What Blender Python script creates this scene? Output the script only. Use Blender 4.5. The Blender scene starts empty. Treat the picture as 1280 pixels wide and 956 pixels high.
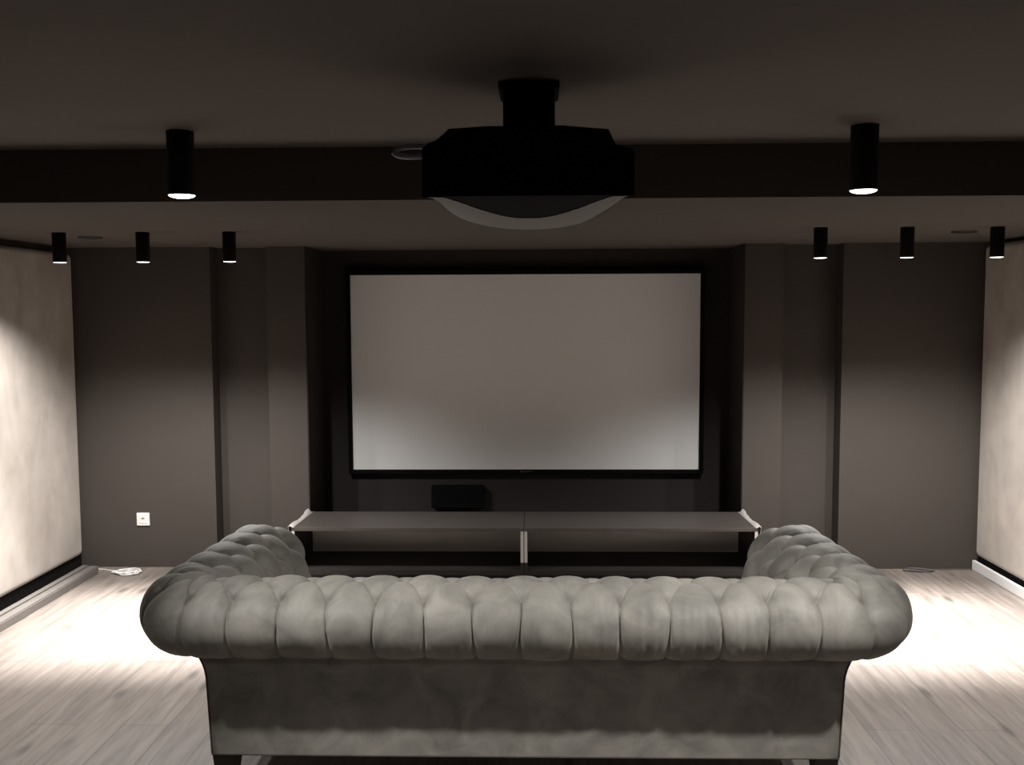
import bpy, bmesh, math, random
from mathutils import Vector, Matrix, noise
random.seed(7)
S = bpy.context.scene
COL = S.collection
PI = math.pi

# ------------------------------------------------------------------ helpers
def link(o):
    COL.objects.link(o); return o

def empty(name, loc, label, cat, group=None, rz=0.0):
    o = bpy.data.objects.new(name, None); link(o)
    o.empty_display_size = 0.1
    o.location = loc; o.rotation_euler = (0, 0, rz)
    tag(o, label, cat, group)
    return o

def tag(o, label=None, cat=None, group=None, kind=None):
    if label: o['label'] = label
    if cat: o['category'] = cat
    if group: o['group'] = group
    if kind: o['kind'] = kind
    return o

def build(name, bm, mat, parent=None, smooth=False, loc=None, origin=(0, 0, 0), label=None):
    """links a bmesh as ONE object; geometry given in world space is shifted by -origin"""
    if any(origin):
        bmesh.ops.translate(bm, verts=bm.verts, vec=-Vector(origin))
    bmesh.ops.recalc_face_normals(bm, faces=bm.faces)
    me = bpy.data.meshes.new(name); bm.to_mesh(me); bm.free()
    if smooth:
        for p in me.polygons: p.use_smooth = True
    me.materials.append(mat)
    o = bpy.data.objects.new(name, me); link(o)
    if parent: o.parent = parent
    if loc: o.location = loc
    if label: o['label'] = label
    return o

def box(bm, x0, x1, y0, y1, z0, z1, bevel=0.0, seg=2):
    m = Matrix.Translation(((x0+x1)/2, (y0+y1)/2, (z0+z1)/2)) @ Matrix.Diagonal((abs(x1-x0), abs(y1-y0), abs(z1-z0), 1))
    r = bmesh.ops.create_cube(bm, size=1.0, matrix=m)
    if bevel:
        es = set()
        for v in r['verts']:
            for e in v.link_edges: es.add(e)
        bmesh.ops.bevel(bm, geom=list(es), offset=bevel, segments=seg, affect='EDGES', profile=0.5)

def nb(): return bmesh.new()

def boxo(name, mat, parent, x0, x1, y0, y1, z0, z1, bevel=0.0, origin=(0, 0, 0), label=None):
    bm = nb(); box(bm, x0, x1, y0, y1, z0, z1, bevel)
    return build(name, bm, mat, parent, origin=origin, label=label)

def lathe(bm, prof, cx=0, cy=0, seg=48, cap=False):
    rings = []
    for r, z in prof:
        if r < 1e-6:
            rings.append([bm.verts.new((cx, cy, z))])
        else:
            rings.append([bm.verts.new((cx+r*math.cos(2*PI*i/seg), cy+r*math.sin(2*PI*i/seg), z)) for i in range(seg)])
    for a, b in zip(rings, rings[1:]):
        for i in range(seg):
            j = (i+1) % seg
            if len(a) == 1 and len(b) == 1: continue
            if len(a) == 1: bm.faces.new((a[0], b[i], b[j]))
            elif len(b) == 1: bm.faces.new((a[i], a[j], b[0]))
            else: bm.faces.new((a[i], a[j], b[j], b[i]))

def catmull(pts, n):
    """resample an open polyline of tuples by Catmull-Rom, n points evenly spaced by arc length"""
    P = [Vector(p) for p in pts]
    P = [P[0]*2-P[1]] + P + [P[-1]*2-P[-2]]
    dense = []
    for i in range(1, len(P)-2):
        for k in range(24):
            t = k/24
            a, b, c, d = P[i-1], P[i], P[i+1], P[i+2]
            dense.append(0.5*((2*b)+(c-a)*t+(2*a-5*b+4*c-d)*t*t+(3*b-a-3*c+d)*t**3))
    dense.append(P[-2].copy())
    L = [0.0]
    for a, b in zip(dense, dense[1:]): L.append(L[-1]+(b-a).length)
    out, j = [], 0
    for k in range(n):
        s = L[-1]*k/(n-1)
        while j < len(L)-2 and L[j+1] < s: j += 1
        f = 0 if L[j+1] == L[j] else (s-L[j])/(L[j+1]-L[j])
        out.append(dense[j].lerp(dense[j+1], min(1, max(0, f))))
    return out, L[-1]

def tube(bm, pts, r, seg=10, n=None, closed=False):
    n = n or len(pts)*8
    P, _ = catmull(pts, n)
    up = Vector((0, 0, 1)); rings = []
    for i, p in enumerate(P):
        t = (P[min(i+1, n-1)]-P[max(i-1, 0)]).normalized()
        a = t.cross(up)
        if a.length < 1e-3: a = t.cross(Vector((1, 0, 0)))
        a.normalize(); b = a.cross(t)
        rings.append([bm.verts.new(p+r*(a*math.cos(2*PI*k/seg)+b*math.sin(2*PI*k/seg))) for k in range(seg)])
    for u, v in zip(rings, rings[1:]):
        for k in range(seg):
            m = (k+1) % seg
            bm.faces.new((u[k], u[m], v[m], v[k]))
    bm.faces.new(rings[0]); bm.faces.new(rings[-1][::-1])

def prism_xz(bm, pts, y0, y1):
    """outline in x,z extruded along y"""
    a = [bm.verts.new((x, y0, z)) for x, z in pts]
    b = [bm.verts.new((x, y1, z)) for x, z in pts]
    n = len(pts)
    bm.faces.new(a); bm.faces.new(b[::-1])
    for i in range(n):
        j = (i+1) % n
        bm.faces.new((a[i], b[i], b[j], a[j]))

def copy_tree(o, parent=None):
    c = o.copy(); link(c)
    if parent: c.parent = parent
    for ch in list(o.children): copy_tree(ch, c)
    return c

def sstep(a, b, x):
    t = min(1.0, max(0.0, (x-a)/(b-a))); return t*t*(3-2*t)

# ------------------------------------------------------------------ materials
def mat(name, col, rough=0.7, spec=0.3, metal=0.0, sheen=0.0, sheen_tint=(1, 1, 1), noise_amt=0.0, noise_scale=6.0,
        bump=0.0, bump_scale=200.0, coat=0.0, emit=None, emit_str=0.0):
    m = bpy.data.materials.new(name); m.use_nodes = True
    nt = m.node_tree; b = nt.nodes['Principled BSDF']
    b.inputs['Base Color'].default_value = (*col, 1)
    b.inputs['Roughness'].default_value = rough
    b.inputs['Specular IOR Level'].default_value = spec
    b.inputs['Metallic'].default_value = metal
    if sheen:
        b.inputs['Sheen Weight'].default_value = sheen
        b.inputs['Sheen Roughness'].default_value = 0.35
        b.inputs['Sheen Tint'].default_value = (*sheen_tint, 1)
    if coat: b.inputs['Coat Weight'].default_value = coat
    if emit:
        b.inputs['Emission Color'].default_value = (*emit, 1)
        b.inputs['Emission Strength'].default_value = emit_str
    if noise_amt or bump:
        tc = nt.nodes.new('ShaderNodeTexCoord')
    if noise_amt:
        n = nt.nodes.new('ShaderNodeTexNoise'); n.inputs['Scale'].default_value = noise_scale
        n.inputs['Detail'].default_value = 5; n.inputs['Roughness'].default_value = 0.6
        nt.links.new(tc.outputs['Object'], n.inputs['Vector'])
        r = nt.nodes.new('ShaderNodeMapRange')
        r.inputs['From Min'].default_value = 0.3; r.inputs['From Max'].default_value = 0.7
        r.inputs['To Min'].default_value = 1-noise_amt; r.inputs['To Max'].default_value = 1+noise_amt
        nt.links.new(n.outputs['Fac'], r.inputs['Value'])
        x = nt.nodes.new('ShaderNodeMix'); x.data_type = 'RGBA'; x.blend_type = 'MULTIPLY'
        x.inputs['Factor'].default_value = 1
        x.inputs['A'].default_value = (*col, 1)
        nt.links.new(r.outputs['Result'], x.inputs['B'])
        nt.links.new(x.outputs['Result'], b.inputs['Base Color'])
    if bump:
        n2 = nt.nodes.new('ShaderNodeTexNoise'); n2.inputs['Scale'].default_value = bump_scale
        n2.inputs['Detail'].default_value = 3
        nt.links.new(tc.outputs['Object'], n2.inputs['Vector'])
        bp = nt.nodes.new('ShaderNodeBump'); bp.inputs['Strength'].default_value = bump
        bp.inputs['Distance'].default_value = 0.002
        nt.links.new(n2.outputs['Fac'], bp.inputs['Height'])
        nt.links.new(bp.outputs['Normal'], b.inputs['Normal'])
    return m

M = {}
M['wall'] = mat('taupe wall paint', (0.060, 0.050, 0.0435), 0.75, 0.25, noise_amt=0.03, noise_scale=3, bump=0.08, bump_scale=120)
M['recess'] = mat('dark brown screen wall paint', (0.030, 0.024, 0.023), 0.8, 0.2, noise_amt=0.03, noise_scale=3)
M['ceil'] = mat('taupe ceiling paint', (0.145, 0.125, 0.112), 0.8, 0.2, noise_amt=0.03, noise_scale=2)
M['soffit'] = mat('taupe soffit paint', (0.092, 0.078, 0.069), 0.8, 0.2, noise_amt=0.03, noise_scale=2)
M['panel'] = mat('beige suede panel', (0.50, 0.43, 0.365), 0.85, 0.15, sheen=0.25, noise_amt=0.10, noise_scale=3.2, bump=0.15, bump_scale=60)
M['gap'] = mat('black gap shade', (0.012, 0.011, 0.011), 0.9, 0.1)  # shade of the gap under the wall panels, put into the colour
M['ledge'] = mat('greige ledge board', (0.150, 0.134, 0.122), 0.45, 0.4, noise_amt=0.06, noise_scale=8)
M['white'] = mat('white painted skirting', (0.72, 0.70, 0.68), 0.45, 0.4)
M['black'] = mat('matte black metal', (0.006, 0.006, 0.006), 0.55, 0.25)
M['frame'] = mat('black velvet screen frame', (0.004, 0.004, 0.004), 0.9, 0.1)
M['screen'] = mat('matte white screen cloth', (0.80, 0.79, 0.78), 0.9, 0.1)
M['mark'] = mat('pale grey print', (0.10, 0.10, 0.10), 0.6)
M['lens'] = mat('lit lamp diffuser', (0.9, 0.9, 0.9), 0.4, emit=(1.0, 0.97, 0.93), emit_str=6.0)
M['carc'] = mat('dark brown laminate', (0.060, 0.050, 0.045), 0.42, 0.4, noise_amt=0.04)
M['cback'] = mat('grey cabinet back board', (0.80, 0.75, 0.71), 0.6, 0.3)
M['cdark'] = mat('black brown laminate', (0.016, 0.013, 0.012), 0.55, 0.3)
M['edge'] = mat('pale edge band', (0.42, 0.38, 0.36), 0.5, 0.3)
M['film'] = mat('white protective foam film', (0.40, 0.365, 0.345), 0.5, 0.3)
M['plastic'] = mat('white plastic', (0.82, 0.79, 0.77), 0.35, 0.5)
M['grey'] = mat('grey socket contact', (0.22, 0.22, 0.22), 0.4)
M['pshell'] = mat('pale grey projector shell', (0.27, 0.265, 0.26), 0.6, 0.3)
M['pblack'] = mat('black projector plastic', (0.003, 0.003, 0.003), 0.75, 0.1)
M['pdark'] = mat('smoked projector cover', (0.012, 0.012, 0.013), 0.9, 0.1)
M['cableb'] = mat('blue grey cable', (0.42, 0.44, 0.55), 0.35, 0.5)
M['cabled'] = mat('dark grey cable', (0.09, 0.08, 0.075), 0.45, 0.4)
M['wood'] = mat('dark stained wood', (0.018, 0.012, 0.009), 0.4, 0.4, noise_amt=0.1, noise_scale=20)

def streaky(m, col):
    """faint vertical brush streaks and blotches of the suede"""
    nt = m.node_tree; N = nt.nodes; L = nt.links; b = N['Principled BSDF']
    tc = N.new('ShaderNodeTexCoord'); mp = N.new('ShaderNodeMapping'); mp.inputs['Scale'].default_value = (1, 3.2, 1.1)
    n = N.new('ShaderNodeTexNoise'); n.inputs['Scale'].default_value = 1.6; n.inputs['Detail'].default_value = 6
    n.inputs['Roughness'].default_value = .55; n.inputs['Distortion'].default_value = 1.0
    n3 = N.new('ShaderNodeTexNoise'); n3.inputs['Scale'].default_value = 5.5; n3.inputs['Detail'].default_value = 4
    L.new(tc.outputs['Object'], mp.inputs['Vector']); L.new(mp.outputs['Vector'], n.inputs['Vector']); L.new(tc.outputs['Object'], n3.inputs['Vector'])
    ad = N.new('ShaderNodeMath'); ad.operation = 'ADD'
    L.new(n.outputs['Fac'], ad.inputs[0]); L.new(n3.outputs['Fac'], ad.inputs[1])
    r = N.new('ShaderNodeValToRGB')
    r.color_ramp.elements[0].position = 0.36; r.color_ramp.elements[0].color = (*[c*.84 for c in col], 1)
    r.color_ramp.elements[1].position = 0.64; r.color_ramp.elements[1].color = (*[c*1.12 for c in col], 1)
    hf = N.new('ShaderNodeMath'); hf.operation = 'MULTIPLY'; hf.inputs[1].default_value = .5
    L.new(ad.outputs[0], hf.inputs[0]); L.new(hf.outputs[0], r.inputs['Fac']); L.new(r.outputs['Color'], b.inputs['Base Color'])
streaky(M['panel'], (0.43, 0.38, 0.337))

def velvet(name, col):
    m = bpy.data.materials.new(name); m.use_nodes = True
    nt = m.node_tree; N = nt.nodes; L = nt.links; b = N['Principled BSDF']
    b.inputs['Roughness'].default_value = 0.62
    b.inputs['Specular IOR Level'].default_value = 0.35
    b.inputs['Sheen Weight'].default_value = 0.10
    b.inputs['Sheen Roughness'].default_value = 0.4
    b.inputs['Sheen Tint'].default_value = (0.75, 0.75, 0.70, 1)
    tc = N.new('ShaderNodeTexCoord')
    n = N.new('ShaderNodeTexNoise'); n.inputs['Scale'].default_value = 7; n.inputs['Detail'].default_value = 6
    n.inputs['Roughness'].default_value = 0.6; n.inputs['Distortion'].default_value = 0.8
    L.new(tc.outputs['Object'], n.inputs['Vector'])
    r = N.new('ShaderNodeValToRGB')
    r.color_ramp.elements[0].position = 0.32; r.color_ramp.elements[0].color = (*[c*0.68 for c in col], 1)
    r.color_ramp.elements[1].position = 0.68; r.color_ramp.elements[1].color = (*[c*1.28 for c in col], 1)
    L.new(n.outputs['Fac'], r.inputs['Fac']); L.new(r.outputs['Color'], b.inputs['Base Color'])
    n2 = N.new('ShaderNodeTexNoise'); n2.inputs['Scale'].default_value = 45; n2.inputs['Detail'].default_value = 4
    mp = N.new('ShaderNodeMapping'); mp.inputs['Scale'].default_value = (1, 1, 0.25)
    L.new(tc.outputs['Object'], mp.inputs['Vector']); L.new(mp.outputs['Vector'], n2.inputs['Vector'])
    bp = N.new('ShaderNodeBump'); bp.inputs['Strength'].default_value = 0.25; bp.inputs['Distance'].default_value = 0.004
    L.new(n2.outputs['Fac'], bp.inputs['Height']); L.new(bp.outputs['Normal'], b.inputs['Normal'])
    return m
M['velvet'] = velvet('olive grey velvet', (0.205, 0.191, 0.168))
M['piping'] = velvet('dark velvet piping', (0.07, 0.06, 0.05))

def floor_mat():
    m = bpy.data.materials.new('oak plank floor'); m.use_nodes = True
    nt = m.node_tree; N = nt.nodes; L = nt.links; b = N['Principled BSDF']
    tc = N.new('ShaderNodeTexCoord')
    mp = N.new('ShaderNodeMapping'); mp.inputs['Rotation'].default_value = (0, 0, math.radians(90))
    L.new(tc.outputs['Object'], mp.inputs['Vector'])
    br = N.new('ShaderNodeTexBrick')
    br.offset = 0.37; br.inputs['Scale'].default_value = 1.0
    br.inputs['Brick Width'].default_value = 1.9; br.inputs['Row Height'].default_value = 0.19
    br.inputs['Mortar Size'].default_value = 0.0016; br.inputs['Mortar Smooth'].default_value = 0.3
    br.inputs['Color1'].default_value = (0.240, 0.203, 0.177, 1); br.inputs['Color2'].default_value = (0.198, 0.166, 0.145, 1)
    br.inputs['Mortar'].default_value = (0.09, 0.07, 0.058, 1)
    L.new(mp.outputs['Vector'], br.inputs['Vector'])
    # grain stretched along the boards
    g = N.new('ShaderNodeMapping'); g.inputs['Scale'].default_value = (1.2, 14, 1)
    L.new(mp.outputs['Vector'], g.inputs['Vector'])
    gn = N.new('ShaderNodeTexNoise'); gn.inputs['Scale'].default_value = 2.2; gn.inputs['Detail'].default_value = 7; gn.inputs['Roughness'].default_value = 0.62
    gn.inputs['Distortion'].default_value = 0.4
    L.new(g.outputs['Vector'], gn.inputs['Vector'])
    gr = N.new('ShaderNodeMapRange'); gr.inputs['From Min'].default_value = 0.3; gr.inputs['From Max'].default_value = 0.7
    gr.inputs['To Min'].default_value = 0.62; gr.inputs['To Max'].default_value = 1.18
    L.new(gn.outputs['Fac'], gr.inputs['Value'])
    # knots
    k = N.new('ShaderNodeMapping'); k.inputs['Scale'].default_value = (2.2, 6.5, 1)
    L.new(mp.outputs['Vector'], k.inputs['Vector'])
    vo = N.new('ShaderNodeTexVoronoi'); vo.inputs['Scale'].default_value = 1.0; vo.inputs['Randomness'].default_value = 1
    L.new(k.outputs['Vector'], vo.inputs['Vector'])
    kr = N.new('ShaderNodeMapRange'); kr.interpolation_type = 'SMOOTHSTEP'
    kr.inputs['From Min'].default_value = 0.03; kr.inputs['From Max'].default_value = 0.22
    kr.inputs['To Min'].default_value = 0.5; kr.inputs['To Max'].default_value = 1.0
    L.new(vo.outputs['Distance'], kr.inputs['Value'])
    mul = N.new('ShaderNodeMath'); mul.operation = 'MULTIPLY'
    L.new(gr.outputs['Result'], mul.inputs[0]); L.new(kr.outputs['Result'], mul.inputs[1])
    x = N.new('ShaderNodeMix'); x.data_type = 'RGBA'; x.blend_type = 'MULTIPLY'; x.inputs['Factor'].default_value = 1
    L.new(br.outputs['Color'], x.inputs['A']); L.new(mul.outputs['Value'], x.inputs['B'])
    L.new(x.outputs['Result'], b.inputs['Base Color'])
    b.inputs['Roughness'].default_value = 0.5; b.inputs['Specular IOR Level'].default_value = 0.35
    bp = N.new('ShaderNodeBump'); bp.inputs['Strength'].default_value = 0.15; bp.inputs['Distance'].default_value = 0.001
    L.new(gn.outputs['Fac'], bp.inputs['Height']); L.new(bp.outputs['Normal'], b.inputs['Normal'])
    return m
M['floor'] = floor_mat()

# ------------------------------------------------------------------ the room
CX = -0.082                     # axis of the room, screen and recess
XL, XR = -3.085, 2.915          # side walls behind the suede panels
YB, YW, YS, YR = -3.0, 6.23, 6.365, 6.70   # wall behind, front wall, shallow niches, screen recess
ZU, ZL, YBEAM = 2.317, 2.118, 3.668

def struct(name, m, *boxes, label=None):
    bm = nb()
    for b in boxes: box(bm, *b)
    o = build(name, bm, m); o['kind'] = 'structure'
    return o

struct('floor', M['floor'], (XL-.15, XR+.15, YB-.15, YR+.15, -0.12, 0.0))
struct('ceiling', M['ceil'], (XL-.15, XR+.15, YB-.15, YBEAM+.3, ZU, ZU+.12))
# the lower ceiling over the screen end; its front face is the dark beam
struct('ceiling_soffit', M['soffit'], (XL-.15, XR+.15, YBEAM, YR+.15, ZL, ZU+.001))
struct('wall_left', M['wall'], (XL-.15, XL, YB-.15, YR+.15, 0, ZU))
struct('wall_right', M['wall'], (XR, XR+.15, YB-.15, YR+.15, 0, ZU))
struct('wall_rear', M['wall'], (XL, XR, YB-.15, YB, 0, ZU))
PL0, PL1 = -1.758, -1.506       # pillar left of the screen
PR0, PR1 = 1.340, 1.588
WL, WR = -2.127, 1.967
struct('wall_front_left', M['wall'], (XL, WL, YW, YR+.1, 0, ZL))
struct('wall_front_right', M['wall'], (WR, XR, YW, YR+.1, 0, ZL))
struct('wall_niche_left', M['wall'], (WL, PL0, YS, YR+.1, 0, ZL))
struct('wall_niche_right', M['wall'], (PR1, WR, YS, YR+.1, 0, ZL))
struct('wall_pillar_left', M['wall'], (PL0, PL1, YW, YR+.1, 0, ZL))
struct('wall_pillar_right', M['wall'], (PR0, PR1, YW, YR+.1, 0, ZL))
struct('wall_screen', M['recess'], (PL1, PR0, YR, YR+.1, 0, ZL))
# dark cheeks of the recess beside the screen
struct('trim_1', M['recess'], (PL1, PL1+.006, YW+.004, YR, 0, ZL))
struct('trim_2', M['recess'], (PR0-.006, PR0, YW+.004, YR, 0, ZL))

# the ledge on the left floor edge and the white skirting on the right
bm = nb()
box(bm, -2.965, -2.858, -1.0, 6.07, 0.0, 0.046, 0.003)
box(bm, -2.962, -2.925, -1.0, 6.068, 0.046, 0.056, 0.002)
box(bm, -2.915, -2.862, -1.0, 6.068, 0.046, 0.052, 0.002)
o = build('baseboard_left', bm, M['ledge']); o['kind'] = 'structure'
bm = nb(); box(bm, 2.836, 2.858, -1.0, 6.225, 0.0, 0.062, 0.004)
o = build('baseboard_right', bm, M['white']); o['kind'] = 'structure'
struct('trim_shade_left', M['gap'], (XL, -3.045, -1.0, YW, 0.0, 0.088))  # black strips stand in for shade below the panels
struct('trim_shade_right', M['gap'], (2.875, XR, -1.0, YW, 0.0, 0.092))

# ------------------------------------------------------------------ suede wall panels
def pillow_panel(name, xw, xf, y0, y1, z0, z1, label):
    """soft upholstered panel on a side wall: xw at the wall, xf the face"""
    base = (xw, (y0+y1)/2, z0)
    root = empty(name, base, label, 'wall panel', 'suede wall panels')
    r = 0.045
    ny, nz = 60, 60
    bm = nb(); V = []
    sgn = 1 if xf > xw else -1
    th = abs(xf-xw)
    def rim(i, n, a, b):
        # denser samples near both ends
        t = i/n; return a+(b-a)*(0.5-0.5*math.cos(PI*t))
    for i in range(ny+1):
        row = []
        y = rim(i, ny, y0, y1)
        for k in range(nz+1):
            z = rim(k, nz, z0, z1)
            # rounded outline corners
            cy = min(max(y, y0+r), y1-r); cz = min(max(z, z0+r), z1-r)
            dy, dz = y-cy, z-cz
            yy, zz = y, z
            if abs(dy) > 1e-9 and abs(dz) > 1e-9:
                q = max(abs(dy), abs(dz))/math.hypot(dy, dz)
                yy, zz = cy+dy*q, cz+dz*q
            e = min(y-y0, y1-y, z-z0, z1-z)
            t = min(1, e/0.03)
            h = th*(0.35+0.65*math.sqrt(max(0, 1-(1-t)**2)))
            h += 0.0012*noise.noise(Vector((y*5, z*3, 1.3))) * min(1, e/0.1)
            row.append(bm.verts.new((xw+sgn*h, yy, zz)))
        V.append(row)
    for i in range(ny):
        for k in range(nz):
            bm.faces.new((V[i][k], V[i+1][k], V[i+1][k+1], V[i][k+1]))
    # sides back to the wall
    ring = [V[i][0] for i in range(ny+1)] + [V[ny][k] for k in range(1, nz+1)] + [V[i][nz] for i in range(ny-1, -1, -1)] + [V[0][k] for k in range(nz-1, 0, -1)]
    back = [bm.verts.new((xw+sgn*0.001, v.co.y, v.co.z)) for v in ring]
    n = len(ring)
    for i in range(n):
        j = (i+1) % n
        bm.faces.new((ring[i], ring[j], back[j], back[i]))
    bm.faces.new(back)
    build('fabric_cover', bm, M['panel'], root, smooth=True, origin=base)
    return root
pillow_panel('wall_panel', XL, -3.017, 5.115, 6.205, 0.088, 2.081, 'far beige suede panel on the left wall, meeting the dark front wall')
pillow_panel('wall_panel', XL, -3.015, 2.9, 5.112, 0.088, 2.081, 'near beige suede panel on the left wall, cut by the picture edge')
pillow_panel('wall_panel', XR, 2.842, 2.9, 6.205, 0.093, 2.100, 'long beige suede panel on the right wall above the white skirting')

# ------------------------------------------------------------------ projection screen
SX0, SX1, SZ0, SZ1, SY = -1.292, 1.128, 0.586, 1.945, 6.656
base = ((SX0+SX1)/2, YR, SZ0-.03)
scr = empty('projection_screen', base, 'large white projection screen in a thin black frame in the recess', 'screen')
boxo('screen_surface', M['screen'], scr, SX0-.004, SX1+.004, SY, SY+.012, SZ0-.004, SZ1+.004, origin=base)
fw = 0.030
def bar(x0, x1, z0, z1):
    return boxo('frame_bar', M['frame'], scr, x0, x1, SY-.012, YR-.002, z0, z1, 0.003, origin=base)
bar(SX0-fw, SX1+fw, SZ1, SZ1+fw); bar(SX0-fw, SX1+fw, SZ0-fw, SZ0)
bar(SX0-fw, SX0, SZ0, SZ1); bar(SX1, SX1+fw, SZ0, SZ1)
bm = nb()
lx = -0.115
box(bm, lx, lx+.012, SY-.0132, SY-.0122, SZ0-.0185, SZ0-.0075)
for i in range(7):
    w = .006
    box(bm, lx+.020+i*.0095, lx+.020+i*.0095+w, SY-.0132, SY-.0122, SZ0-.016, SZ0-.010)
build('maker_mark', bm, M['mark'], scr, origin=base, label='tiny grey mark on the lower frame bar')

# ------------------------------------------------------------------ black box on the recess wall
base = (-0.555, YR, 0.315)
bx = empty('wall_box', base, 'small black box on the recess wall under the screen, behind the bench', 'box')
boxo('housing', M['pblack'], bx, -0.742, -0.372, YR-.07, YR-.001, 0.315, 0.470, 0.006, origin=base)
bm = nb()
for i in range(6): box(bm, -0.70+i*0.055, -0.665+i*0.055, YR-.073, YR-.0695, 0.36, 0.43)
build('front_grille', bm, M['pblack'], bx, origin=base)

# ------------------------------------------------------------------ the two low benches
BY0, BY1, BZ = 5.745, 6.222, 0.378
def bench(x0, x1, label, film_side):
    base = ((x0+x1)/2, (BY0+BY1)/2, 0)
    r = empty('media_bench', base, label, 'media bench', 'media benches under the screen')
    t = 0.020
    boxo('top', M['carc'], r, x0, x1, BY0, BY1, BZ-t, BZ, 0.0015, origin=base)
    for a, b, outer in ((x0, x0+t, film_side < 0), (x1-t, x1, film_side > 0)):
        s = boxo('side_panel', M['cdark'], r, a, b, BY0+.002, BY1, 0.0, BZ-t, 0.001, origin=base)
        # pale front edge band
        bm = nb(); box(bm, a+.001, b-.001, BY0-.0005, BY0+.002, 0.165, BZ-t-.001)
        e = build('edge_band', bm, M['edge'], s, origin=base, label='pale edge band')
    boxo('back_board', M['cback'], r, x0+t, x1-t, BY1-.012, BY1-.001, 0.115, BZ-t, origin=base, label='grey back board')
    boxo('bottom_shelf', M['cdark'], r, x0+t, x1-t, BY0+.004, BY1-.001, 0.085, 0.115, origin=base)
    boxo('plinth', M['cdark'], r, x0+t, x1-t, BY0+.03, BY0+.05, 0.0, 0.085, origin=base)
    # crumpled white film at the outer end
    xe = x0 if film_side < 0 else x1
    sg = -1 if film_side < 0 else 1
    bm = nb(); nU, nV = 44, 16
    prof = [(-.030, BZ+.0012), (-.018, BZ+.002), (-.006, BZ+.0035), (.010, BZ+.014), (.017, BZ+.010), (.013, BZ-.02), (.008, BZ-.07), (.005, BZ-.15), (.004, BZ-.22)]
    P, _ = catmull(prof, nV)
    V = []
    for i in range(nU+1):
        y = BY0-.006+(BY1-.01-BY0+.006)*i/nU
        f = i/nU
        lift = 1.0+0.7*math.sin(f*9)+0.5*noise.noise(Vector((y*30, sg*3, 0)))
        row = []
        for k, p in enumerate(P):
            w = max(0, p.x+.008)
            # the film narrows to nothing on top towards the front half
            px = p.x if p.x > -.008 else -.008+(p.x+.008)*(0.35+0.65*f)
            px2 = px*(1 if px < 0 else (1-.65*f)*(0.8+.2*lift))
            pz = p.y
            if p.y > BZ+.003: pz = BZ+.002+(p.y-BZ-.002)*max(0.3, lift)*(1.6 if f > .8 else 1)
            j = .0025*noise.noise(Vector((y*40, k*.6, sg*5)))
            row.append(bm.verts.new((xe+sg*(px2+abs(j)+.0005), y, pz+abs(j)*.5)))
        V.append(row)
    for i in range(nU):
        for k in range(nV-1):
            bm.faces.new((V[i][k], V[i+1][k], V[i+1][k+1], V[i][k+1]))
    f = build('protective_film', bm, M['film'], r, smooth=True, origin=base, label='crumpled white film on the outer end')
    sm = f.modifiers.new('thick', 'SOLIDIFY'); sm.thickness = 0.0012; sm.offset = 1
    return r
XB0, XBM, XB1 = -1.503, -0.080, 1.335
bench(XB0, XBM-.0015, 'low dark open bench under the left half of the screen', -1)
bench(XBM+.0015, XB1, 'low dark open bench under the right half of the screen', 1)

# ------------------------------------------------------------------ ceiling lamps
def lamp_parts(r, length, name, base, label, group, dome=.004):
    o = empty(name, base, label, 'ceiling lamp', group)
    z1 = 0.0; z0 = -length
    bm = nb()
    lathe(bm, [(0, z1), (r*1.0, z1), (r*1.0, z0+.002), (r*1.0, z0), (r*.975, z0), (r*.975, z0+.006), (0, z0+.006)], seg=56)
    b = build('housing', bm, M['black'], o, smooth=False)
    for p in b.data.polygons: p.use_smooth = abs(p.normal.z) < 0.5
    bm = nb()
    pr = [(r*.97, z0+.0015)]
    for i in range(1, 9):
        a = i/8*PI/2
        pr.append((r*.97*math.cos(a), z0+.0015-dome*math.sin(a)))
    pr[-1] = (0, z0+.0015-dome)
    lathe(bm, pr, seg=56)
    build('diffuser', bm, M['lens'], o, smooth=True, label='glowing white diffuser')
    return o

def spot(name, loc, energy, half, blend, col=(1, .985, .965), rad=0.03, aim=None):
    l = bpy.data.lights.new(name, 'SPOT'); l.energy = energy; l.color = col
    l.spot_size = math.radians(2*half); l.spot_blend = blend; l.shadow_soft_size = rad
    o = bpy.data.objects.new(name, l); link(o); o.location = loc
    if aim: o.rotation_euler = (Vector(aim)-Vector(loc)).to_track_quat('-Z', 'Y').to_euler()
    return o

KW, KC = 90.0, 480.0       # back row: wide skirt and core
KB = 2.5                   # larger lamps of the seating area
KREAR = 215.0
KFILL = 34.0  # added unseen pair near the camera, fills the shaded sofa back
SMALL = [(-2.527, 5.059, 'outer left, beside the left suede panel'), (-2.084, 5.069, 'middle of the three at left'),
         (-1.626, 5.080, 'inner left, in front of the left niche'), (1.473, 5.051, 'inner right, in front of the right niche'),
         (1.921, 5.060, 'middle of the three at right'), (2.391, 5.080, 'outer right, beside the right suede panel')]
first = None
for x, y, w in SMALL:
    lab = 'small lit black cylinder lamp, ' + w
    if first is None:
        first = o = lamp_parts(0.035, 0.156, 'ceiling_lamp', (x, y, ZL), lab, 'small cylinder lamps under the lower ceiling')
    else:
        o = copy_tree(first); o.location = (x, y, ZL); o['label'] = lab
    z = ZL-.156-.02
    spot('lamp_light', (x, y, z), KW, 66, 0.62)
    spot('lamp_light', (x, y, z), KC, 27, 0.85)
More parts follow.
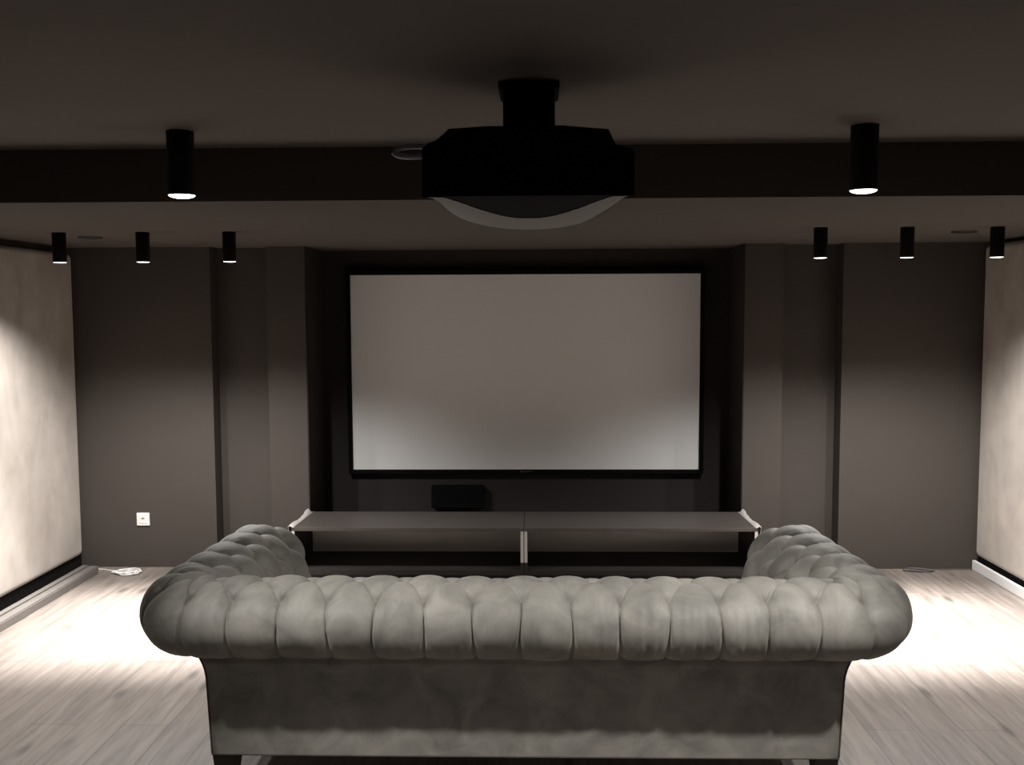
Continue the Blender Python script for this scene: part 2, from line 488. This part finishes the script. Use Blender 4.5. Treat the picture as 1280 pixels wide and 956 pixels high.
BIG = [(-1.225, 3.325, 'large lit black cylinder lamp hanging left of the projector', KB),
       (1.113, 3.332, 'large lit black cylinder lamp hanging right of the projector', KB),
       (-1.50, 2.35, 'large black cylinder lamp over the floor behind the sofa, left side', KREAR),
       (1.39, 2.35, 'large black cylinder lamp over the floor behind the sofa, right side', KREAR),
       (-1.225, 0.35, 'added unseen fill lamp, large black cylinder left of where the photographer stands', KFILL),
       (1.113, 0.35, 'added unseen fill lamp, large black cylinder right of where the photographer stands', KFILL)]
first = None
for x, y, lab, k in BIG:
    if first is None:
        first = o = lamp_parts(0.046, 0.217, 'ceiling_lamp', (x, y, ZU), lab, 'large cylinder lamps under the upper ceiling', .012)
    else:
        o = copy_tree(first); o.location = (x, y, ZU); o['label'] = lab
    p = (x, y, ZU-.217-.022)
    if k == KREAR:      # beams tilted to the sofa back, shaped to spare the arms
        spot('lamp_light', p, k, 42, 1.0, rad=.03, aim=(.32 if x < 0 else .10, 2.87, .33))
    else:
        spot('lamp_light', p, k, 72, 0.5, rad=.03)

# dark flush fittings in the lower ceiling
def fitting(x, y, label):
    base = (x, y, ZL)
    o = empty('ceiling_fitting', base, label, 'ceiling fitting', 'flush ceiling fittings')
    bm = nb(); lathe(bm, [(0.05, -.0005), (0.05, -.009), (0.064, -.008), (0.068, -.0005)], seg=40)
    build('rim', bm, M['cdark'], o, smooth=True)
    bm = nb(); lathe(bm, [(0, -.006), (0.048, -.006), (0.05, -.0005)], seg=40)
    build('insert', bm, M['black'], o)
    return o
fitting(-2.494, 5.345, 'dark round flush fitting in the lower ceiling at left')
fitting(2.336, 5.345, 'dark round flush fitting in the lower ceiling at right')

# ------------------------------------------------------------------ projector on its ceiling mount
PX, PY0 = -0.020, 2.40
base = (PX, 2.65, ZU)
pj = empty('projector', base, 'black and pale grey projector hanging upside down from the ceiling', 'projector')
HW = 0.262
def front_y(x): return PY0+0.50-0.16*abs((x-PX)/HW)**2.4
def belly(x, t):
    u = abs((x-PX)/HW)
    rim = 1.940+0.040*u**2+0.0386*u**8
    return 1.979+(rim-1.979)*math.sin(min(1, t)*PI/2)
nx, nt_ = 120, 70
def grid_z(i, k):
    x = PX-HW+2*HW*i/nx
    t = k/nt_
    y = PY0+(front_y(x)-PY0)*t
    return x, y, belly(x, t)
def region(x, t):
    u = (x-PX)/HW
    # smoked cover: a lens-shaped area at the rear of the underside
    if t < 0.52*(1-(u/0.80)**2): return 1
    if u > 0.58 and t > 0.42+(1.0-u)*1.35: return 2
    return 0
bms = [nb(), nb(), nb()]
vm = [{}, {}, {}]
for i in range(nx):
    for k in range(nt_):
        x = PX-HW+2*HW*(i+.5)/nx
        g = region(x, (k+.5)/nt_)
        vs = []
        for a, b in ((i, k), (i+1, k), (i+1, k+1), (i, k+1)):
            if (a, b) not in vm[g]:
                X, Y, Z = grid_z(a, b)
                vm[g][(a, b)] = bms[g].verts.new((X, Y, Z+(0.002 if g == 1 else 0)))
            vs.append(vm[g][(a, b)])
        bms[g].faces.new(vs)
def flip_down(o):
    pass
o = build('shell', bms[0], M['pshell'], pj, smooth=True, origin=base, label='pale grey curved shell')
build('smoked_cover', bms[1], M['pdark'], pj, smooth=True, origin=base)
build('side_vent', bms[2], M['cdark'], pj, smooth=True, origin=base)
# upper body: rear outline lofted to the front
def body_outline(s):   # s scales towards the front
    pts = [(-.262, 1.979), (-.262, 2.098), (-.247, 2.112), (-.228, 2.118), (-.205, 2.137), (-.196, 2.146), (-.10, 2.152), (.085, 2.152),
           (.198, 2.142), (.215, 2.106), (.255, 2.094), (.262, 2.086), (.262, 1.979)]
    return pts
bm = nb()
pts = body_outline(1)
A = [bm.verts.new((PX+x, PY0, z)) for x, z in pts]
mid = [bm.verts.new((PX+x, PY0+(front_y(PX+x)-PY0)*0.75, z if z > 1.98 else belly(PX+x, .75))) for x, z in pts]
Bf = [bm.verts.new((PX+x, front_y(PX+x), 1.979+(z-1.979)*0.72 if z > 1.98 else belly(PX+x, 1))) for x, z in pts]
for u, v in ((A, mid), (mid, Bf)):
    for a in range(len(pts)-1):
        bm.faces.new((u[a], u[a+1], v[a+1], v[a]))
# front face down to the belly rim
prev = None
fr = [bm.verts.new((x, front_y(x), belly(x, 1))) for x in [PX-HW+2*HW*i/32 for i in range(33)]]
top = [bm.verts.new((x, front_y(x)-.001, 2.09)) for x in [PX-HW+2*HW*i/32 for i in range(33)]]
for a in range(32): bm.faces.new((fr[a], fr[a+1], top[a+1], top[a]))
build('housing', bm, M['pblack'], pj, origin=base)
bm = nb()
RA = [(PX+x*.992, z+.002 if z < 1.98 else z-.002) for x, z in pts]
prism_xz(bm, RA, PY0-.004, PY0+.004)
build('rear_panel', bm, M['pblack'], pj, origin=base)
bm = nb()
lathe(bm, [(0, front_y(PX)+.03), (0.05, front_y(PX)+.03), (0.058, front_y(PX)+.02), (0.058, front_y(PX)-.02)], seg=40)
bmesh.ops.rotate(bm, verts=bm.verts, cent=(0, 0, 0), matrix=Matrix.Rotation(-PI/2, 3, 'X'))
bmesh.ops.translate(bm, verts=bm.verts, vec=(PX, 0, 2.02))
build('lens', bm, M['pblack'], pj, smooth=True, origin=base)
bm = nb()
box(bm, PX-.070, PX+.072, 2.66, 2.80, 2.15, 2.30, 0.006)
box(bm, PX-.082, PX+.084, 2.64, 2.82, 2.298, ZU-.0005, 0.003)
box(bm, PX-.14, PX+.14, 2.50, 2.82, 2.146, 2.160, 0.003)
build('ceiling_mount', bm, M['pblack'], pj, origin=base)
bm = nb()
tube(bm, [(PX-.225, 2.45, 2.108), (PX-.285, 2.445, 2.112), (PX-.322, 2.44, 2.107), (PX-.338, 2.44, 2.096), (PX-.318, 2.435, 2.086), (PX-.28, 2.43, 2.084), (PX-.225, 2.43, 2.088)], 0.0072, seg=12)
build('cable_loop', bm, M['cableb'], pj, smooth=True, origin=base, label='blue grey cable looped out of its left side')

# ------------------------------------------------------------------ wall socket
base = (-2.617, YW, 0.325)
so = empty('wall_socket', base, 'white square socket plate on the dark front wall at left', 'socket')
boxo('cover_plate', M['plastic'], so, -2.660, -2.574, YW-.010, YW-.0002, 0.282, 0.368, 0.003, origin=base)
boxo('insert', M['plastic'], so, -2.645, -2.589, YW-.0125, YW-.009, 0.297, 0.353, 0.002, origin=base)
bm = nb(); box(bm, -2.628, -2.606, YW-.0135, YW-.0115, 0.326, 0.334); box(bm, -2.622, -2.612, YW-.0135, YW-.0115, 0.334, 0.339)
build('jack_opening', bm, M['grey'], so, origin=base, label='small grey jack opening')

# ------------------------------------------------------------------ cables on the floor
def coil(cx, cy, r0x, r0y, turns, rr, z0, lead, seed):
    rnd = random.Random(seed)
    pts = list(lead)
    n = turns*10
    for i in range(n):
        a = 2*PI*i/10+PI
        ax = r0x*(0.75+0.25*math.sin(i*1.7))*(1+rnd.uniform(-.12, .12))
        ay = r0y*(0.75+0.25*math.cos(i*1.1))*(1+rnd.uniform(-.12, .12))
        pts.append((cx+ax*math.cos(a)+0.02*math.sin(i*.6), cy+ay*math.sin(a)+.012*math.cos(i*.45), z0+rr+0.0022*(i/10)+rnd.uniform(0, .002)))
    return pts
bm = nb()
tube(bm, coil(-2.675, 6.07, 0.085, 0.055, 6, .0035, 0, [(-2.90, 6.16, .0036), (-2.86, 6.155, .0036), (-2.81, 6.13, .0036), (-2.77, 6.12, .0036)], 3), .0035, seg=8, n=520)
o = build('white_cable', bm, M['plastic'], smooth=True)
tag(o, 'white cable coiled on the floor below the wall socket', 'cable')
bm = nb()
tube(bm, coil(2.47, 6.175, 0.085, 0.032, 4, .0035, 0, [(2.828, 6.205, .0036), (2.75, 6.212, .0036), (2.66, 6.21, .0036), (2.58, 6.205, .0036)], 5), .0035, seg=8, n=380)
o = build('dark_cable', bm, M['cabled'], smooth=True)
tag(o, 'dark grey cable coiled on the floor at the right front wall', 'cable')

# ------------------------------------------------------------------ chesterfield sofa
SXC = -0.051
base = (SXC, 3.6, 0)
sofa = empty('chesterfield_sofa', base, 'large olive grey velvet sofa with a tufted rolled back seen from behind', 'sofa')
YC, HWB, HWF, YF, RB = 3.17, 1.184, 1.135, 4.02, 0.12
# U-shaped path from the left arm front, round the back, to the right arm front (as s from the centre)
def path(s):
    """returns point (x,y) and outward normal for arc length s measured from the middle of the back"""
    sg = 1 if s >= 0 else -1
    a = abs(s)
    l1 = HWB-RB; l2 = l1+RB*PI/2
    if a <= l1:
        p, n = (a, YC), (0.0, -1.0)
    elif a <= l2:
        th = (a-l1)/RB
        p = (l1+RB*math.sin(th), YC+RB-RB*math.cos(th)); n = (math.sin(th), -math.cos(th))
    else:
        d = a-l2; y = YC+RB+d
        f = (y-YC-RB)/(YF-YC-RB)
        p = (HWB+(HWF-HWB)*f, y); n = (1.0, 0.0)
    return (sg*p[0], p[1]), (sg*n[0], n[1]), (RB if l1 < a < l2 else 9)
SMAX = (HWB-RB)+RB*PI/2+(YF-YC-RB)
prof_pts = [(-.035, .556), (.02, .548), (.072, .554), (.118, .590), (.141, .645), (.130, .705), (.090, .752), (.030, .780),
            (-.04, .785), (-.104, .760), (-.158, .708), (-.194, .645), (-.210, .580), (-.205, .50), (-.19, .42)]
NV = 170
PROF, PLEN = catmull(prof_pts, NV)
# arc length of the outer button row
iv0 = min(range(NV), key=lambda i: (PROF[i]-Vector((.086, .755))).length)
V0 = PLEN*iv0/(NV-1)
PP, QQ, BULGE = 0.160, 0.128, 0.022
def fr(x): return abs(x-round(x))
def pf(a): return 1-(1-2*a)**2
CORNER = 1.9
def ueff(s):
    a = abs(s); l1 = HWB-RB; l2 = l1+RB*PI/2
    if a > l2: a += (l2-l1)*(CORNER-1)
    elif a > l1: a = l1+(a-l1)*CORNER
    return math.copysign(a, s)/PP
def uinv(u):
    a = abs(u)*PP; l1 = HWB-RB; l2 = l1+RB*PI/2
    if a > l1+(l2-l1)*CORNER: a -= (l2-l1)*(CORNER-1)
    elif a > l1: a = l1+(a-l1)/CORNER
    return math.copysign(a, u)
def disp(s, v):
    u = ueff(s)
    w = (v-V0)/QQ
    jig = 0.05*math.sin(round(u)*2.3+v*9)*sstep(0, -1.2, w)
    u2 = u+jig
    arm = sstep(HWB-.15, HWB+.1, abs(s))
    if w <= 0:
        e = sstep(-0.9, 0, w)
        h = max(0, pf(fr(u2)))**(0.30+0.30*e)
        g = fr(u2)*PP
    else:
        a, b = fr(u-w/2), fr(u+w/2)
        h = (max(0, pf(a))*max(0, pf(b)))**(0.45+.25*arm)
        g = min(a, b)*PP*.8
    # the folded-in seam itself, fading on the upper folds
    grv = -0.0055*math.exp(-(g/0.0042)**2)*(1-.75*sstep(-.1, .6, w))*sstep(0, .05, v)
    # button pits
    r = max(0, round(w))
    best = 9
    for rr in (r-1, r, r+1):
        if rr < 0: continue
        uu = round(u-rr/2)+rr/2
        best = min(best, math.hypot((u-uu)*PP, (w-rr)*QQ))
    h2 = -0.013*math.exp(-(best/0.018)**2)-0.010*math.exp(-(best/0.036)**2)
    # little folds that run into each pit
    h2 += 0.0016*noise.noise(Vector((s*70, v*12, 9)))*math.exp(-(best/0.05)**2)
    wr = 0.0022*noise.noise(Vector((s*48, v*4, 0)))*sstep(.1, -.7, w)*(.7+1.3*sstep(.1, .4, s)*sstep(1.0, .8, s))
    wr += 0.004*noise.noise(Vector((s*6, v*9, 4)))
    B = 0.011+(.002+.007*arm)*sstep(-1.0, 0.4, w)
    return B*h+grv+h2*(0.85+.35*arm)+wr-0.002

bm = nb()
NS = 1300
rows = []
btn_pos = {}
def surf(s, v_i, extra=0.0):
    (x, y), (nx_, ny_), rad = path(s)
    p = PROF[v_i]
    t = (PROF[min(v_i+1, NV-1)]-PROF[max(v_i-1, 0)]).normalized()
    nn, nz = t.y*-1, t.x          # candidate normal (n, z)
    # outward: at the rear n>0
    nn, nz = -nn, -nz
    if v_i < 3: nn, nz = nn, nz
    v = PLEN*v_i/(NV-1)
    d = disp(s, v)+extra
    if v < .03: d *= v/.03
    q = p.x+nn*d
    z = p.y+nz*d
    # the inner side meets in a crease round the corner
    a = abs(s); l1 = HWB-RB; l2 = l1+RB*PI/2
    if l1 < a < l2: q = max(q, -RB*0.94)
    elif q < -RB*0.94:
        dist = (l1-a) if a <= l1 else (a-l2)
        lim = RB*0.94+dist*1.0
        q = max(q, -lim)
    return Vector((SXC+x+nx_*q, y+ny_*q, z))
# check the sign of the profile normal once: the rear-most point must move outwards
_i = min(range(NV), key=lambda i: (PROF[i]-Vector((.140, .655))).length)
for a in range(NS+1):
    s = -SMAX+2*SMAX*a/NS
    rows.append([bm.verts.new(surf(s, k)) for k in range(NV)])
for a in range(NS):
    for k in range(NV-1):
        bm.faces.new((rows[a][k], rows[a+1][k], rows[a+1][k+1], rows[a][k+1]))
for r in (rows[0], rows[-1]):
    bm.faces.new(r)
tb = build('tufted_backrest', bm, M['velvet'], sofa, smooth=True, origin=base)
# covered buttons in the pits
bm = nb(); bmesh.ops.create_icosphere(bm, subdivisions=2, radius=1.0, matrix=Matrix.Diagonal((.0075, .0075, .0035, 1)))
b0 = None
for r in range(3):
    v = V0+r*QQ
    vi = round(v/PLEN*(NV-1))
    k = -40
    while k < 40:
        s = uinv(k+(0.5 if r % 2 else 0))
        k += 1
        if abs(s) > SMAX-.04: continue
        a = abs(s); l1 = HWB-RB; l2 = l1+RB*PI/2
        if r > 0 and l1-.05 < a < l2+.05: continue
        p = surf(s, vi, -0.001)
        q = surf(s, vi, 0.02)
        nrm = (q-p).normalized()
        if b0 is None:
            b0 = build('button', bm, M['velvet'], tb, smooth=True); o = b0
        else:
            o = b0.copy(); link(o)
        o.parent = tb
        o.location = p-Vector(base)
        o.rotation_euler = nrm.to_track_quat('Z', 'Y').to_euler()

# body under the roll: a U of walls with a slight flare at the top
def body_offset(z):
    t = sstep(.40, .565, z)
    return 1.092+0.014*(z-.163)/.3+0.030*t*t
def outline(z):
    h = body_offset(z); yr = 3.200-0.012*sstep(.45, .56, z)
    r = .035; p = []
    p.append((-h, YF-.02))
    for i in range(7):
        a = PI+PI/2*i/6
        p.append((-h+r+r*math.cos(a), yr+r+r*math.sin(a)))
    for i in range(25):
        f = (i+.5)/25
        p.append((-h+r+(2*h-2*r)*f, yr+0.0025*noise.noise(Vector((f*12, z*5, 2)))))
    for i in range(7):
        a = 1.5*PI+PI/2*i/6
        p.append((h-r+r*math.cos(a), yr+r+r*math.sin(a)))
    p.append((h, YF-.02))
    w = .19
    p += [(h-w, YF-.02), (h-w, yr+w), (-h+w, yr+w), (-h+w, YF-.02)]
    return p
bm = nb()
zs = [.163+(.575-.163)*i/22 for i in range(23)]
R = [[bm.verts.new((SXC+x, y, z)) for x, y in outline(z)] for z in zs]
n = len(R[0])
for a, b in zip(R, R[1:]):
    for i in range(n):
        j = (i+1) % n
        bm.faces.new((a[i], a[j], b[j], b[i]))
bm.faces.new(R[0]); bm.faces.new(R[-1])
bd = build('base', bm, M['velvet'], sofa, origin=base, smooth=True)
ed = bd.modifiers.new('split', 'EDGE_SPLIT'); ed.split_angle = math.radians(60)
# welts down the rear corners and along the lower edge
bm = nb()
for sg in (-1, 1):
    pts = []
    for i in range(12):
        z = .166+(.548-.166)*i/11
        pts.append((SXC+sg*(body_offset(z)-.009), 3.2-.012*sstep(.45, .56, z)+.009, z))
    tube(bm, pts, .0036, seg=8, n=60)
h = body_offset(.163)
tube(bm, [(SXC-h+.01, 3.202, .165), (SXC-.5, 3.201, .164), (SXC+.5, 3.201, .164), (SXC+h-.01, 3.202, .165)], .0038, seg=8, n=60)
build('piping', bm, M['piping'], bd, smooth=True, origin=base)
# seat deck, front rail and cushions
boxo('front_rail', M['velvet'], sofa, SXC-.90, SXC+.90, YF-.10, YF-.03, .163, .33, .012, origin=base)
boxo('seat_deck', M['velvet'], sofa, SXC-.90, SXC+.90, 3.39, YF-.10, .17, .325, .01, origin=base)
cw = 0.578
for i in range(3):
    x0 = SXC-.867+i*cw
    bm = nb(); box(bm, x0+.003, x0+cw-.003, 3.43, YF-.015, .328, .455, .035, 4)
    for v in bm.verts:
        fx = (v.co.x-x0)/cw; fy = (v.co.y-3.43)/(YF-.015-3.43)
        if v.co.z > .42: v.co.z += .018*math.sin(PI*min(1, max(0, fx)))*math.sin(PI*min(1, max(0, fy)))
    build('seat_cushion', bm, M['velvet'], sofa, smooth=True, origin=base)
# scroll fronts of both arms
for sg in (-1, 1):
    pts = [(SXC+sg*(HWF+p.x*.9), .66+(p.y-.66)*.9) for p in PROF[4:150:5]]
    pts += [(SXC+sg*(HWF-.20), .175), (SXC+sg*(HWF-.055), .175)]
    bm = nb(); prism_xz(bm, pts if sg > 0 else pts, YF-.025, YF+.012)
    build('arm_front', bm, M['velvet'], sofa, origin=base)
# short tapered wooden feet
def foot(x, y):
    bm = nb()
    m0 = [(-.043, -.043), (.043, -.043), (.043, .043), (-.043, .043)]
    lv = [(0.0, .60), (.02, .64), (.10, .86), (.150, 1.0), (.166, 1.0)]
    RR = [[bm.verts.new((x+a*k, y+b*k, z)) for a, b in m0] for z, k in lv]
    for a, b in zip(RR, RR[1:]):
        for i in range(4):
            j = (i+1) % 4
            bm.faces.new((a[i], a[j], b[j], b[i]))
    bm.faces.new(RR[0][::-1]); bm.faces.new(RR[-1])
    bmesh.ops.bevel(bm, geom=[e for e in bm.edges if abs(e.verts[0].co.z-e.verts[1].co.z) > .01], offset=.006, segments=2, affect='EDGES')
    build('leg', bm, M['wood'], sofa, origin=base, label='short dark wooden foot')
for x in (SXC-1.048, SXC+1.048):
    for y in (3.27, 3.94): foot(x, y)

# ------------------------------------------------------------------ world, camera, output
w = bpy.data.worlds.new('World'); S.world = w; w.use_nodes = True
w.node_tree.nodes['Background'].inputs['Color'].default_value = (0, 0, 0, 1)
w.node_tree.nodes['Background'].inputs['Strength'].default_value = 0.0

cam = bpy.data.cameras.new('camera'); co = bpy.data.objects.new('camera', cam); link(co)
cam.sensor_fit = 'HORIZONTAL'; cam.sensor_width = 36.0
cam.lens = 1198.76/1280*36.0
cam.clip_start = 0.05
co.location = (0, 0, 1.70)
T, YAW, ROLL = 0.0754, 0.0258, -0.0045
co.matrix_world = Matrix.Translation((0, 0, 1.70)) @ Matrix.Rotation(YAW, 4, 'Z') @ Matrix.Rotation(PI/2-T, 4, 'X') @ Matrix.Rotation(ROLL, 4, 'Z')
S.camera = co

S.view_settings.view_transform = 'Standard'
S.view_settings.look = 'None'
S.view_settings.exposure = 0.0
S.view_settings.gamma = 1.0
S.view_settings.use_curve_mapping = False
try:
    S.cycles.use_denoising = True
    S.cycles.sample_clamp_indirect = 4.0
    S.cycles.diffuse_bounces = 6
    S.cycles.max_bounces = 12
except Exception: pass
